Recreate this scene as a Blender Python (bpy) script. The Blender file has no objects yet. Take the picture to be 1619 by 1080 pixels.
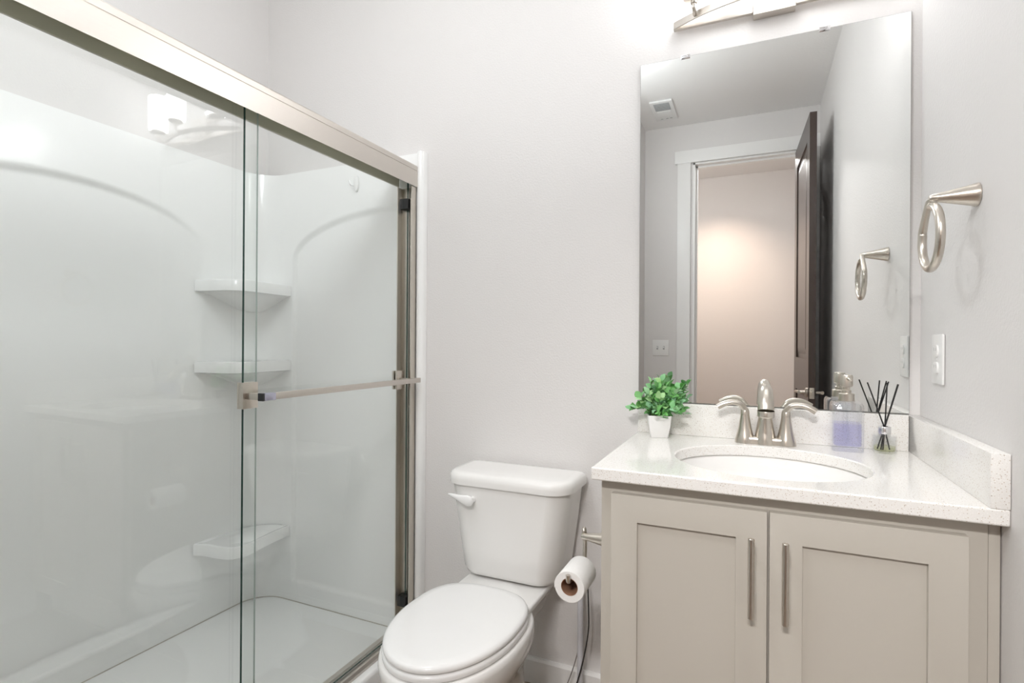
import bpy, bmesh, math, random
from mathutils import Vector, Matrix

PI = math.pi
scene = bpy.context.scene
COL = scene.collection

# ------------------------------------------------------------------ camera
cam_data = bpy.data.cameras.new('camera')
cam_data.sensor_fit = 'HORIZONTAL'
cam_data.sensor_width = 36.0
cam_data.lens = 851.035 * 36.0 / 1619.0
cam_data.clip_start = 0.02
cam = bpy.data.objects.new('camera', cam_data)
COL.objects.link(cam)
YAW, PITCH, ROLL = 0.421966, 0.000452, 0.0065564
EYE = Vector((0.0, -1.695, 1.147))
_f = Vector((-math.sin(YAW) * math.cos(PITCH), math.cos(YAW) * math.cos(PITCH), math.sin(PITCH)))
_r0 = Vector((math.cos(YAW), math.sin(YAW), 0))
_u0 = _r0.cross(_f)
_r = _r0 * math.cos(ROLL) + _u0 * math.sin(ROLL)
_u = -_r0 * math.sin(ROLL) + _u0 * math.cos(ROLL)
cam.matrix_world = Matrix(((_r.x, _u.x, -_f.x, EYE.x), (_r.y, _u.y, -_f.y, EYE.y), (_r.z, _u.z, -_f.z, EYE.z), (0, 0, 0, 1)))
scene.camera = cam

# ------------------------------------------------------------------ view, world
scene.view_settings.view_transform = 'Standard'
scene.view_settings.look = 'None'
scene.view_settings.gamma = 1.0
scene.view_settings.use_curve_mapping = False
scene.view_settings.exposure = 0.59
try:
    scene.cycles.use_denoising = True
    scene.cycles.max_bounces = 14
    scene.cycles.diffuse_bounces = 8
    scene.cycles.glossy_bounces = 6
    scene.cycles.transparent_max_bounces = 24
    scene.cycles.sample_clamp_indirect = 6.0
except Exception:
    pass
world = bpy.data.worlds.new('world')
scene.world = world
world.use_nodes = True
world.node_tree.nodes['Background'].inputs['Color'].default_value = (0.9, 0.95, 1.0, 1)
world.node_tree.nodes['Background'].inputs['Strength'].default_value = 0.02

# ------------------------------------------------------------------ hallway lamp and added fill lights
SHADE_STRENGTH = 8.3
def area(name, loc, rot, size, power, color):
    d = bpy.data.lights.new(name, 'AREA')
    d.shape = 'DISK'; d.size = size; d.energy = power; d.color = color
    o = bpy.data.objects.new(name, d); COL.objects.link(o)
    o.location = loc; o.rotation_euler = rot
    return o
def spot(name, loc, size_deg, power, color, rot=(0, 0, 0)):
    d = bpy.data.lights.new(name, 'SPOT')
    d.spot_size = math.radians(size_deg); d.spot_blend = 1.0; d.energy = power; d.color = color; d.shadow_soft_size = 0.06
    o = bpy.data.objects.new(name, d); COL.objects.link(o)
    o.location = loc; o.rotation_euler = rot
    return o
spot('hallway_downlight', (-0.30, -3.22, 2.70), 120, 74.0, (1.0, 0.76, 0.60))
hl = area('added_doorway_fill', (-0.34, -3.0, 2.655), (math.radians(50), 0, 0), 1.1, 13.0, (1.0, 0.975, 0.96))  # unseen fill added in the hall, tilted to shine through the doorway
hl.data.shape = 'RECTANGLE'; hl.data.size_y = 0.14; hl.data.spread = math.radians(84)
d = bpy.data.lights.new('added_bathroom_fill', 'POINT'); d.energy = 13.5; d.color = (0.93, 0.975, 1.0); d.shadow_soft_size = 0.17  # added fill without a fixture, brightens walls, ceiling and shower
o = bpy.data.objects.new('added_bathroom_fill', d); COL.objects.link(o); o.location = (-0.80, -1.13, 2.28)

# ------------------------------------------------------------------ materials
def new_mat(name):
    m = bpy.data.materials.new(name); m.use_nodes = True
    nt = m.node_tree
    return m, nt, nt.nodes['Principled BSDF']

def srgb(r, g, b):
    f = lambda c: (c / 255.0) / 12.92 if c <= 10 else (((c / 255.0) + 0.055) / 1.055) ** 2.4
    return (f(r), f(g), f(b), 1)

def simple(name, col, rough=0.5, metal=0.0, bump=0.0, bscale=200.0, vary=0.0, vscale=6.0, spec=None, coat=0.0, aniso=None):
    m, nt, b = new_mat(name)
    b.inputs['Base Color'].default_value = col
    b.inputs['Roughness'].default_value = rough
    b.inputs['Metallic'].default_value = metal
    if spec is not None:
        b.inputs['Specular IOR Level'].default_value = spec
    if coat:
        b.inputs['Coat Weight'].default_value = coat
        b.inputs['Coat Roughness'].default_value = 0.05
    tc = nt.nodes.new('ShaderNodeTexCoord')
    if vary:
        n = nt.nodes.new('ShaderNodeTexNoise'); n.inputs['Scale'].default_value = vscale; n.inputs['Detail'].default_value = 4
        nt.links.new(tc.outputs['Object'], n.inputs['Vector'])
        r = nt.nodes.new('ShaderNodeValToRGB')
        r.color_ramp.elements[0].position = 0.3; r.color_ramp.elements[1].position = 0.7
        r.color_ramp.elements[0].color = tuple(c * (1 - vary) for c in col[:3]) + (1,)
        r.color_ramp.elements[1].color = tuple(min(1, c * (1 + vary)) for c in col[:3]) + (1,)
        nt.links.new(n.outputs['Fac'], r.inputs['Fac']); nt.links.new(r.outputs['Color'], b.inputs['Base Color'])
    if bump:
        n2 = nt.nodes.new('ShaderNodeTexNoise'); n2.inputs['Scale'].default_value = bscale; n2.inputs['Detail'].default_value = 3
        if aniso:
            mp = nt.nodes.new('ShaderNodeMapping'); mp.inputs['Scale'].default_value = aniso
            nt.links.new(tc.outputs['Object'], mp.inputs['Vector']); nt.links.new(mp.outputs['Vector'], n2.inputs['Vector'])
        else:
            nt.links.new(tc.outputs['Object'], n2.inputs['Vector'])
        bp = nt.nodes.new('ShaderNodeBump'); bp.inputs['Strength'].default_value = bump; bp.inputs['Distance'].default_value = 0.002
        nt.links.new(n2.outputs['Fac'], bp.inputs['Height']); nt.links.new(bp.outputs['Normal'], b.inputs['Normal'])
    return m

def thin_glass(name, tint, refl_col=(1, 1, 1, 1), ior=1.5, rough=0.0):
    """Clear sheet glass: passes light straight through each face and mirrors by Fresnel."""
    m, nt, b = new_mat(name)
    nt.nodes.remove(b)
    out = nt.nodes['Material Output']
    tr = nt.nodes.new('ShaderNodeBsdfTransparent'); tr.inputs['Color'].default_value = tint
    gl = nt.nodes.new('ShaderNodeBsdfGlossy'); gl.inputs['Color'].default_value = refl_col; gl.inputs['Roughness'].default_value = rough
    geo = nt.nodes.new('ShaderNodeNewGeometry')
    mx = nt.nodes.new('ShaderNodeMix'); mx.data_type = 'FLOAT'
    mx.inputs[2].default_value = ior; mx.inputs[3].default_value = 1.0 / ior
    nt.links.new(geo.outputs['Backfacing'], mx.inputs[0])
    fr = nt.nodes.new('ShaderNodeFresnel'); nt.links.new(mx.outputs[0], fr.inputs['IOR'])
    ms = nt.nodes.new('ShaderNodeMixShader')
    nt.links.new(fr.outputs['Fac'], ms.inputs[0]); nt.links.new(tr.outputs[0], ms.inputs[1]); nt.links.new(gl.outputs[0], ms.inputs[2])
    nt.links.new(ms.outputs[0], out.inputs['Surface'])
    return m

def quartz():
    m, nt, b = new_mat('quartz')
    tc = nt.nodes.new('ShaderNodeTexCoord')
    base = (0.84, 0.825, 0.80, 1)
    prev = None
    def layer(prev, scale, thr, col, seed):
        mp = nt.nodes.new('ShaderNodeMapping'); mp.inputs['Location'].default_value = (seed, seed * 0.7, seed * 1.3)
        nt.links.new(tc.outputs['Object'], mp.inputs['Vector'])
        v = nt.nodes.new('ShaderNodeTexVoronoi'); v.inputs['Scale'].default_value = scale; v.inputs['Randomness'].default_value = 1
        nt.links.new(mp.outputs['Vector'], v.inputs['Vector'])
        r = nt.nodes.new('ShaderNodeValToRGB')
        r.color_ramp.elements[0].position = thr * 0.6; r.color_ramp.elements[0].color = (1, 1, 1, 1)
        r.color_ramp.elements[1].position = thr; r.color_ramp.elements[1].color = (0, 0, 0, 1)
        nt.links.new(v.outputs['Distance'], r.inputs['Fac'])
        mx = nt.nodes.new('ShaderNodeMix'); mx.data_type = 'RGBA'
        nt.links.new(r.outputs['Color'], mx.inputs[0])
        if prev is None:
            mx.inputs[6].default_value = base
        else:
            nt.links.new(prev, mx.inputs[6])
        mx.inputs[7].default_value = col
        return mx.outputs[2]
    p = layer(None, 240, 0.26, (0.62, 0.55, 0.47, 1), 0.0)
    p = layer(p, 150, 0.17, (0.48, 0.42, 0.36, 1), 3.1)
    p = layer(p, 330, 0.30, (0.93, 0.92, 0.90, 1), 7.7)
    nt.links.new(p, b.inputs['Base Color'])
    b.inputs['Roughness'].default_value = 0.10
    return m

def plank_floor():
    m, nt, b = new_mat('plank_floor')
    tc = nt.nodes.new('ShaderNodeTexCoord')
    br = nt.nodes.new('ShaderNodeTexBrick'); br.inputs['Scale'].default_value = 1.0
    br.inputs['Brick Width'].default_value = 0.61; br.inputs['Row Height'].default_value = 0.15
    br.inputs['Mortar Size'].default_value = 0.003; br.offset = 0.37
    br.inputs['Color1'].default_value = srgb(150, 131, 112); br.inputs['Color2'].default_value = srgb(128, 110, 94)
    br.inputs['Mortar'].default_value = srgb(170, 160, 145)
    nt.links.new(tc.outputs['Object'], br.inputs['Vector'])
    mp = nt.nodes.new('ShaderNodeMapping'); mp.inputs['Scale'].default_value = (3, 60, 1)
    nt.links.new(tc.outputs['Object'], mp.inputs['Vector'])
    n = nt.nodes.new('ShaderNodeTexNoise'); n.inputs['Scale'].default_value = 2.0; n.inputs['Detail'].default_value = 6
    nt.links.new(mp.outputs['Vector'], n.inputs['Vector'])
    mx = nt.nodes.new('ShaderNodeMix'); mx.data_type = 'RGBA'; mx.blend_type = 'OVERLAY'; mx.inputs[0].default_value = 0.45
    nt.links.new(br.outputs['Color'], mx.inputs[6]); nt.links.new(n.outputs['Fac'], mx.inputs[7])
    nt.links.new(mx.outputs[2], b.inputs['Base Color']); b.inputs['Roughness'].default_value = 0.4
    return m

def leaf_mat():
    m, nt, b = new_mat('leaf')
    oi = nt.nodes.new('ShaderNodeNewGeometry')
    r = nt.nodes.new('ShaderNodeValToRGB')
    e = r.color_ramp.elements
    e[0].position = 0.0; e[0].color = srgb(88, 140, 80)
    e[1].position = 1.0; e[1].color = srgb(172, 214, 146)
    k = e.new(0.35); k.color = srgb(116, 184, 100)
    k = e.new(0.7); k.color = srgb(142, 192, 150)
    nt.links.new(oi.outputs['Random Per Island'], r.inputs['Fac'])
    nt.links.new(r.outputs['Color'], b.inputs['Base Color'])
    b.inputs['Roughness'].default_value = 0.45
    return m

def emissive(name, col, strength):
    m, nt, b = new_mat(name)
    b.inputs['Base Color'].default_value = (0.9, 0.9, 0.9, 1)
    b.inputs['Emission Color'].default_value = col
    b.inputs['Emission Strength'].default_value = strength
    b.inputs['Roughness'].default_value = 0.3
    return m

M = dict(
    paint=simple('wall_paint', (0.74, 0.722, 0.712, 1), 0.55, bump=0.35, bscale=170),
    ceiling=simple('ceiling_paint', (0.86, 0.85, 0.84, 1), 0.8, bump=0.3, bscale=120),
    trim=simple('trim_paint', (0.88, 0.875, 0.865, 1), 0.35, bump=0.05, bscale=60),
    floor=plank_floor(),
    acrylic=simple('white_acrylic', (0.90, 0.905, 0.90, 1), 0.14, bump=0.02, bscale=8),
    ceramic=simple('white_ceramic', (0.84, 0.83, 0.815, 1), 0.08, vary=0.01),
    seat=simple('white_seat_plastic', (0.86, 0.86, 0.855, 1), 0.14, vary=0.01),
    nickel=simple('brushed_nickel', (0.62, 0.575, 0.515, 1), 0.28, 1.0, bump=0.06, bscale=300, aniso=(1, 1, 0.05)),
    nickel_h=simple('brushed_nickel_rail', (0.64, 0.60, 0.555, 1), 0.42, 1.0, bump=0.06, bscale=300, aniso=(1, 0.04, 1)),
    chrome=simple('chrome', (0.82, 0.82, 0.84, 1), 0.08, 1.0, vary=0.02),
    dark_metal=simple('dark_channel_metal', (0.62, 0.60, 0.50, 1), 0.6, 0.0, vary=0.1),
    glass_edge_in=simple('inner_glass_edge', (0.36, 0.43, 0.40, 1), 0.2, vary=0.1),
    black=simple('black_rubber', (0.018, 0.018, 0.019, 1), 0.5, vary=0.1),
    black_wood=simple('black_reed', (0.012, 0.011, 0.011, 1), 0.6, vary=0.2),
    glass=thin_glass('clear_sheet_glass', (0.979, 0.992, 0.987, 1)),
    glass_edge=simple('polished_glass_edge', (0.012, 0.045, 0.035, 1), 0.08, vary=0.1),
    bottle=thin_glass('bottle_glass', (0.965, 0.97, 0.975, 1)),
    lavender=thin_glass('lavender_soap', (0.885, 0.88, 0.985, 1), ior=1.2),
    oil=thin_glass('pale_yellow_oil', (0.88, 0.89, 0.74, 1), ior=1.2),
    cabinet=simple('greige_cabinet_paint', srgb(189, 184, 175), 0.42, bump=0.04, bscale=90),
    quartz=quartz(),
    mirror=simple('silvered_mirror', (0.90, 0.915, 0.905, 1), 0.0, 1.0),
    mirror_edge=simple('mirror_edge', (0.16, 0.17, 0.16, 1), 0.3, vary=0.2),
    door=simple('espresso_door_paint', (0.050, 0.032, 0.026, 1), 0.28, bump=0.08, bscale=40, aniso=(1, 1, 0.06)),
    leaf=leaf_mat(),
    pot=simple('white_pot_glaze', (0.82, 0.81, 0.80, 1), 0.3, vary=0.01),
    soil=simple('dark_soil', (0.03, 0.022, 0.015, 1), 0.95, bump=0.8, bscale=300, vary=0.3, vscale=90),
    stem=simple('green_stem', srgb(86, 118, 62), 0.6, vary=0.2),
    plastic=simple('white_plastic', (0.84, 0.84, 0.83, 1), 0.3, vary=0.01),
    slot=simple('dark_slot', (0.10, 0.10, 0.10, 1), 0.6, vary=0.1),
    grille=simple('grey_grille', (0.42, 0.43, 0.43, 1), 0.5, vary=0.05),
    paper=simple('tissue_paper', (0.84, 0.83, 0.815, 1), 0.9, bump=0.3, bscale=400),
    card=simple('brown_cardboard', srgb(150, 112, 88), 0.85, vary=0.1, vscale=60),
    caulk=simple('grey_caulk', (0.50, 0.47, 0.42, 1), 0.7, vary=0.1),
    pole=simple('grey_white_enamel', (0.62, 0.62, 0.65, 1), 0.3, vary=0.03),
    cable=simple('dark_cable', (0.03, 0.028, 0.026, 1), 0.5, vary=0.1),
    cable_grey=simple('grey_cable', (0.22, 0.20, 0.19, 1), 0.5, vary=0.1),
    shade=emissive('lit_frosted_shade', (0.97, 0.985, 1.0, 1), SHADE_STRENGTH),
    wrap=simple('clear_film_wrap', (0.50, 0.50, 0.62, 1), 0.12, 0.7, bump=0.6, bscale=120),
)

# ------------------------------------------------------------------ object helpers
def world_loc(o):
    v = Vector((0, 0, 0))
    while o is not None:
        v += o.location; o = o.parent
    return v

def obj(name, bm, mat, parent=None, angle=35, smooth=True, bevel=None, mats=None):
    me = bpy.data.meshes.new(name)
    if parent is not None:
        bmesh.ops.translate(bm, verts=bm.verts, vec=-world_loc(parent))
    bm.to_mesh(me); bm.free()
    for mm in (mats or [mat]):
        me.materials.append(mm)
    if smooth:
        me.polygons.foreach_set('use_smooth', [True] * len(me.polygons))
        try:
            me.set_sharp_from_angle(angle=math.radians(angle))
        except Exception:
            pass
    o = bpy.data.objects.new(name, me); COL.objects.link(o)
    if parent is not None:
        o.parent = parent
    if bevel:
        md = o.modifiers.new('edge', 'BEVEL'); md.width = bevel; md.segments = 2; md.limit_method = 'ANGLE'; md.angle_limit = math.radians(40)
    return o

def tag(o, label=None, cat=None, group=None, kind=None):
    if label: o['label'] = label
    if cat: o['category'] = cat
    if group: o['group'] = group
    if kind: o['kind'] = kind
    return o

def thing(name, label, cat, loc=(0, 0, 0), group=None, kind=None):
    o = bpy.data.objects.new(name, None); COL.objects.link(o)
    o.location = loc; o.empty_display_size = 0.05
    return tag(o, label, cat, group, kind)

def B():
    return bmesh.new()

def add_box(bm, x0, x1, y0, y1, z0, z1, bev=0.0, seg=2, mi=0):
    r = bmesh.ops.create_cube(bm, size=1.0)
    vs = r['verts']
    for v in vs:
        v.co = Vector(((x0 + x1) / 2 + v.co.x * (x1 - x0), (y0 + y1) / 2 + v.co.y * (y1 - y0), (z0 + z1) / 2 + v.co.z * (z1 - z0)))
    fs = set(f for v in vs for f in v.link_faces)
    for f in fs: f.material_index = mi
    if bev > 0:
        es = list(set(e for v in vs for e in v.link_edges))
        bmesh.ops.bevel(bm, geom=es, offset=bev, segments=seg, profile=0.6, affect='EDGES')
    return vs

def box(*a, **k):
    bm = B(); add_box(bm, *a, **k); return bm

def add_rings(bm, rings, cap0=True, cap1=True, closed=False):
    """loft: each ring is a list of points (same count), closed around."""
    vr = [[bm.verts.new(p) for p in r] for r in rings]
    n = len(vr[0])
    pairs = list(zip(vr[:-1], vr[1:]))
    if closed: pairs.append((vr[-1], vr[0]))
    for a, b in pairs:
        for i in range(n):
            j = (i + 1) % n
            bm.faces.new((a[i], a[j], b[j], b[i]))
    if not closed:
        if cap0: bm.faces.new(list(reversed(vr[0])))
        if cap1: bm.faces.new(vr[-1])
    bmesh.ops.recalc_face_normals(bm, faces=bm.faces)
    return vr

def add_lathe(bm, prof, c, axis='Z', n=40, cap0=True, cap1=True):
    """prof: list of (radius, height) along axis from centre c."""
    rings = []
    for r, h in prof:
        ring = []
        for i in range(n):
            a = 2 * PI * i / n
            u, v = r * math.cos(a), r * math.sin(a)
            if axis == 'Z': p = (c[0] + u, c[1] + v, c[2] + h)
            elif axis == 'X': p = (c[0] + h, c[1] + u, c[2] + v)
            else: p = (c[0] + u, c[1] + h, c[2] + v)
            ring.append(p)
        rings.append(ring)
    return add_rings(bm, rings, cap0, cap1)

def lathe(*a, **k):
    bm = B(); add_lathe(bm, *a, **k); return bm

def catmull(pts, sub=6):
    P = [Vector(p) for p in pts]
    out = []
    for i in range(len(P) - 1):
        p0 = P[max(i - 1, 0)]; p1 = P[i]; p2 = P[i + 1]; p3 = P[min(i + 2, len(P) - 1)]
        for k in range(sub):
            t = k / sub
            out.append(0.5 * ((2 * p1) + (-p0 + p2) * t + (2 * p0 - 5 * p1 + 4 * p2 - p3) * t * t + (-p0 + 3 * p1 - 3 * p2 + p3) * t ** 3))
    out.append(P[-1])
    return out

def lerp_list(vals, n):
    out = []
    for i in range(n):
        t = i * (len(vals) - 1) / (n - 1); k = min(int(t), len(vals) - 2); f = t - k
        out.append(vals[k] * (1 - f) + vals[k + 1] * f)
    return out

def add_tube(bm, pts, radii, n=14, sub=6, flat=1.0, up=None, square=False):
    P = catmull(pts, sub) if sub > 1 else [Vector(p) for p in pts]
    if not isinstance(radii, (list, tuple)): radii = [radii, radii]
    R = lerp_list(list(radii), len(P))
    nrm = None
    rings = []
    for i, p in enumerate(P):
        t = (P[min(i + 1, len(P) - 1)] - P[max(i - 1, 0)]).normalized()
        if nrm is None:
            ref = Vector(up) if up else (Vector((0, 0, 1)) if abs(t.z) < 0.9 else Vector((1, 0, 0)))
            nrm = (ref - t * ref.dot(t)).normalized()
        else:
            nrm = (nrm - t * nrm.dot(t)).normalized()
        bn = t.cross(nrm)
        ring = []
        for k in range(n):
            a = 2 * PI * k / n
            if square:
                a = PI / 4 + PI / 2 * k
                ring.append(p + nrm * R[i] * math.cos(a) * 1.4142 + bn * R[i] * math.sin(a) * 1.4142)
            else:
                ring.append(p + nrm * R[i] * flat * math.cos(a) + bn * R[i] * math.sin(a))
        rings.append(ring)
    return add_rings(bm, rings)

def tube(*a, **k):
    bm = B(); add_tube(bm, *a, **k); return bm

def prism_xz(bm, poly, y0, y1):
    return add_rings(bm, [[(x, y0, z) for x, z in poly], [(x, y1, z) for x, z in poly]])

def prism_xy(bm, poly, z0, z1):
    return add_rings(bm, [[(x, y, z0) for x, y in poly], [(x, y, z1) for x, y in poly]])

def rrect(cx, cy, hx, hy, r, n=6, r2=None):
    """rounded rectangle; r2 = radius for the -y corners"""
    pts = []
    for sx, sy, a0 in ((1, 1, 0), (-1, 1, PI / 2), (-1, -1, PI), (1, -1, 1.5 * PI)):
        rr = r if (sy > 0 or r2 is None) else r2
        for k in range(n + 1):
            a = a0 + PI / 2 * k / n
            pts.append((cx + sx * (hx - rr) + rr * math.cos(a), cy + sy * (hy - rr) + rr * math.sin(a)))
    return pts

def sm(a, b, x):
    t = max(0.0, min(1.0, (x - a) / (b - a))); return t * t * (3 - 2 * t)

# ------------------------------------------------------------------ the setting
XR, XL, H, YF = 0.392, -1.929, 2.72, -2.371     # right wall, shower-back drywall, ceiling, door wall
TOP = 1.842                                     # top of the shower surround

def struct(name, bm, mat, label, cat, **k):
    o = obj(name, bm, mat, **k)
    return tag(o, label, cat, kind='structure')

struct('floor', box(-2.2, 1.75, -3.95, 0.12, -0.12, 0.0), M['floor'], 'brown wood-look plank floor running under the whole bathroom', 'floor', smooth=False)
struct('ceiling', box(-2.2, 1.75, -3.95, 0.12, H, H + 0.1), M['ceiling'], 'flat pale grey ceiling seen reflected in the mirror', 'ceiling', smooth=False)
struct('wall_back', box(-2.1, 0.5, 0.0, 0.12, 0, H), M['paint'], 'pale grey painted wall behind toilet and mirror', 'wall', smooth=False)
struct('wall_right', box(XR, 0.5, YF, 0.0, 0, H), M['paint'], 'light grey wall carrying the towel ring and outlet', 'wall', smooth=False)
bm = B(); add_box(bm, -2.12, -2.02, -1.53, 0.0, 0, H); add_box(bm, -2.02, XL, -1.53, 0.0, TOP - 0.008, H)
struct('wall_left', bm, M['paint'], 'grey painted wall above the white shower surround', 'wall', smooth=False)
struct('wall_closet', box(-2.12, -0.743, YF, -1.53, 0, H), M['paint'], 'grey wall block closing the near end of the shower', 'wall', smooth=False)
bm = B()
add_box(bm, -2.12, -0.402, YF - 0.11, YF, 0, H); add_box(bm, 0.290, 1.65, YF - 0.11, YF, 0, H); add_box(bm, -0.402, 0.290, YF - 0.11, YF, 2.436, H)
struct('wall_front', bm, M['paint'], 'grey wall with the doorway, seen in the mirror', 'wall', smooth=False)
bm = B(); add_box(bm, -2.12, 1.65, -3.87, -3.77, 0, H)
struct('wall_hall', bm, M['paint'], 'warmly lit hallway wall seen through the reflected doorway', 'wall', smooth=False)
bm = B(); add_box(bm, -2.2, -2.12, -3.87, YF, 0, H)
struct('wall_hall_end', bm, M['paint'], 'end wall of the hallway beyond the doorway', 'wall', smooth=False)
bm = B(); add_box(bm, 1.65, 1.75, -3.87, YF, 0, H)
struct('wall_hall_far', bm, M['paint'], 'opposite end wall of the hallway beyond the doorway', 'wall', smooth=False)

bm = B(); prism_xz_poly = [(0, 0), (-0.014, 0), (-0.014, 0.076), (-0.009, 0.084), (0, 0.084)]
add_rings(bm, [[(-1.108, y, z) for y, z in prism_xz_poly], [(-0.312, y, z) for y, z in prism_xz_poly]])
struct('baseboard_back', bm, M['trim'], 'white baseboard along the wall behind the toilet', 'baseboard', angle=20)

# door casing of the bathroom side (reflected in the mirror)
t = thing('trim_1', 'white door casing with wide flat head board around doorway', 'door casing', (-0.06, YF, 0), kind='structure')
obj('head_casing', box(-0.528, XR - 0.001, YF, YF + 0.024, 2.438, 2.527, bev=0.002), M['trim'], t)
obj('side_casing', box(-0.509, -0.418, YF, YF + 0.018, 0, 2.438, bev=0.002), M['trim'], t)
obj('side_casing', box(0.302, XR - 0.002, YF, YF + 0.018, 0, 2.438, bev=0.002), M['trim'], t)
bm = B()
add_box(bm, -0.4019, -0.388, YF - 0.115, YF + 0.004, 0, 2.436); add_box(bm, 0.286, 0.2899, YF - 0.115, YF + 0.004, 0, 2.436)
add_box(bm, -0.4019, 0.2899, YF - 0.115, YF + 0.004, 2.424, 2.4359)
add_box(bm, -0.388, -0.376, YF - 0.085, YF - 0.045, 0, 2.424); add_box(bm, -0.388, 0.286, YF - 0.085, YF - 0.045, 2.412, 2.424)
obj('jamb', bm, M['trim'], t, smooth=False)

# the open door, hinged near the right wall
door = thing('door_1', 'dark brown panelled door standing open, reflected in the mirror', 'door', (0.264, YF + 0.004, 0), kind='structure')
DL, DT, DH = 0.690, 0.035, 2.418
# leaf is built as stiles and rails so that the panels really sit back
bm = B()
for (a, b_, z0, z1) in ((0.004, 0.105, 0.012, DH), (DL - 0.105, DL, 0.012, DH), (0.105, DL - 0.105, 0.012, 0.20), (0.105, DL - 0.105, 0.86, 1.06), (0.105, DL - 0.105, DH - 0.13, DH)):
    add_box(bm, -DT / 2, DT / 2, a, b_, z0, z1)
leaf = obj('door_leaf', bm, M['door'], None, smooth=False)
leaf.parent = door
for (z0, z1) in ((0.20, 0.86), (1.06, DH - 0.13)):
    bm = B()
    add_box(bm, -DT / 2 + 0.010, DT / 2 - 0.010, 0.105, DL - 0.105, z0, z1)
    for s in (-1, 1):
        xa = s * (DT / 2 - 0.010); xb = s * (DT / 2 - 0.003)
        rings = [[(xa, 0.130, z0 + 0.025), (xa, DL - 0.130, z0 + 0.025), (xa, DL - 0.130, z1 - 0.025), (xa, 0.130, z1 - 0.025)],
                 [(xb, 0.165, z0 + 0.06), (xb, DL - 0.165, z0 + 0.06), (xb, DL - 0.165, z1 - 0.06), (xb, 0.165, z1 - 0.06)]]
        add_rings(bm, rings, cap0=False)
    o = obj('door_panel', bm, M['door'], None, smooth=False); o.parent = door
bm = B(); add_box(bm, -0.012, 0.012, DL - 0.001, DL + 0.0015, 0.845, 0.905, bev=0.001); add_box(bm, -0.006, 0.006, DL, DL + 0.009, 0.862, 0.886, bev=0.002)
o = obj('latch', bm, M['nickel'], None); o.parent = door
for s in (-1, 1):
    bm = B()
    add_lathe(bm, [(0.026, 0.0), (0.026, 0.004), (0.022, 0.008), (0.010, 0.011), (0.008, 0.040)] if s > 0 else [(0.026, 0.0), (0.026, -0.004), (0.022, -0.008), (0.010, -0.011), (0.008, -0.040)], (s * DT / 2, DL - 0.06, 0.875), 'X', 24)
    add_tube(bm, [(s * (DT / 2 + 0.040), DL - 0.05, 0.875), (s * (DT / 2 + 0.046), DL - 0.09, 0.877), (s * (DT / 2 + 0.044), DL - 0.14, 0.874), (s * (DT / 2 + 0.046), DL - 0.165, 0.870)], [0.009, 0.008, 0.007, 0.007], n=12)
    o = obj('door_lever', bm, M['nickel'], None); o.parent = door
for z in (0.25, 1.25, 2.2):
    o = obj('hinge', lathe([(0.006, -0.045), (0.006, 0.045)], (DT / 2 + 0.006, 0.004, z), 'Z', 12), M['nickel'], None); o.parent = door
door.rotation_euler = (0, 0, -math.atan2(0.028, 0.69))

# ------------------------------------------------------------------ vanity cabinet
FY = -0.506
cab = thing('vanity_cabinet', 'greige painted vanity cabinet with two shaker doors under countertop', 'cabinet', (0.04, -0.25, 0))
bm = B()
for (a, b_, c, d_, e, f_) in ((-0.310, -0.292, FY, -0.003, 0.10, 0.8435), (0.354, 0.372, FY, -0.003, 0.10, 0.8435), (-0.292, 0.354, -0.012, -0.003, 0.10, 0.8435),
                        (-0.292, 0.354, FY, -0.012, 0.10, 0.118), (-0.292, 0.354, FY, FY + 0.018, 0.785, 0.8435), (-0.292, 0.354, FY, FY + 0.018, 0.118, 0.16), (0.008, 0.049, FY, FY + 0.018, 0.16, 0.785),
                        (-0.292, -0.262, FY, FY + 0.018, 0.16, 0.785), (0.318, 0.354, FY, FY + 0.018, 0.16, 0.785)):
    add_box(bm, a, b_, c, d_, e, f_)
add_box(bm, -0.308, 0.372, FY + 0.06, -0.003, 0.0, 0.0995)
obj('body', bm, M['cabinet'], cab)
bm = B(); add_box(bm, 0.3735, XR - 0.002, FY + 0.003, FY + 0.05, 0.0, 0.8435, bev=0.001)
obj('filler_strip', bm, M['cabinet'], cab)
def shaker(x0, x1, z0, z1, y0, y1, w=0.057):
    bm = B(); add_box(bm, x0, x1, y0, y1, z0, z1)
    bmesh.ops.bevel(bm, geom=list(bm.edges), offset=0.0022, segments=2, affect='EDGES', profile=0.6)
    f = min((f for f in bm.faces if f.normal.y < -0.99), key=lambda f: -f.calc_area())
    bmesh.ops.inset_region(bm, faces=[f], thickness=w - 0.0022, depth=0, use_even_offset=True)
    f = min((f for f in bm.faces if f.normal.y < -0.99 and abs(f.calc_center_median().x - (x0 + x1) / 2) < 0.01 and abs(f.calc_center_median().z - (z0 + z1) / 2) < 0.01), key=lambda f: -f.calc_area())
    bmesh.ops.inset_region(bm, faces=[f], thickness=0.0008, depth=-0.008, use_even_offset=True)
    return bm
for x0, x1, hx, hz in ((-0.284, 0.0265, -0.002, 0.692), (0.0305, 0.341, 0.0575, 0.692)):
    d = obj('door', shaker(x0, x1, 0.125, 0.816, FY - 0.0205, FY - 0.0005), M['cabinet'], cab, angle=25)
    bm = B(); HYc = FY - 0.0205 - 0.030
    add_lathe(bm, [(0.0045, -0.078), (0.006, -0.0765), (0.006, 0.0765), (0.0045, 0.078)], (hx, HYc, hz), 'Z', 24)
    for dz in (-0.05, 0.05):
        add_lathe(bm, [(0.0042, 0.0), (0.0042, 0.0305)], (hx, HYc, hz + dz), 'Y', 14)
    tag(obj('handle', bm, M['nickel'], d), 'brushed nickel bar handle')

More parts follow.
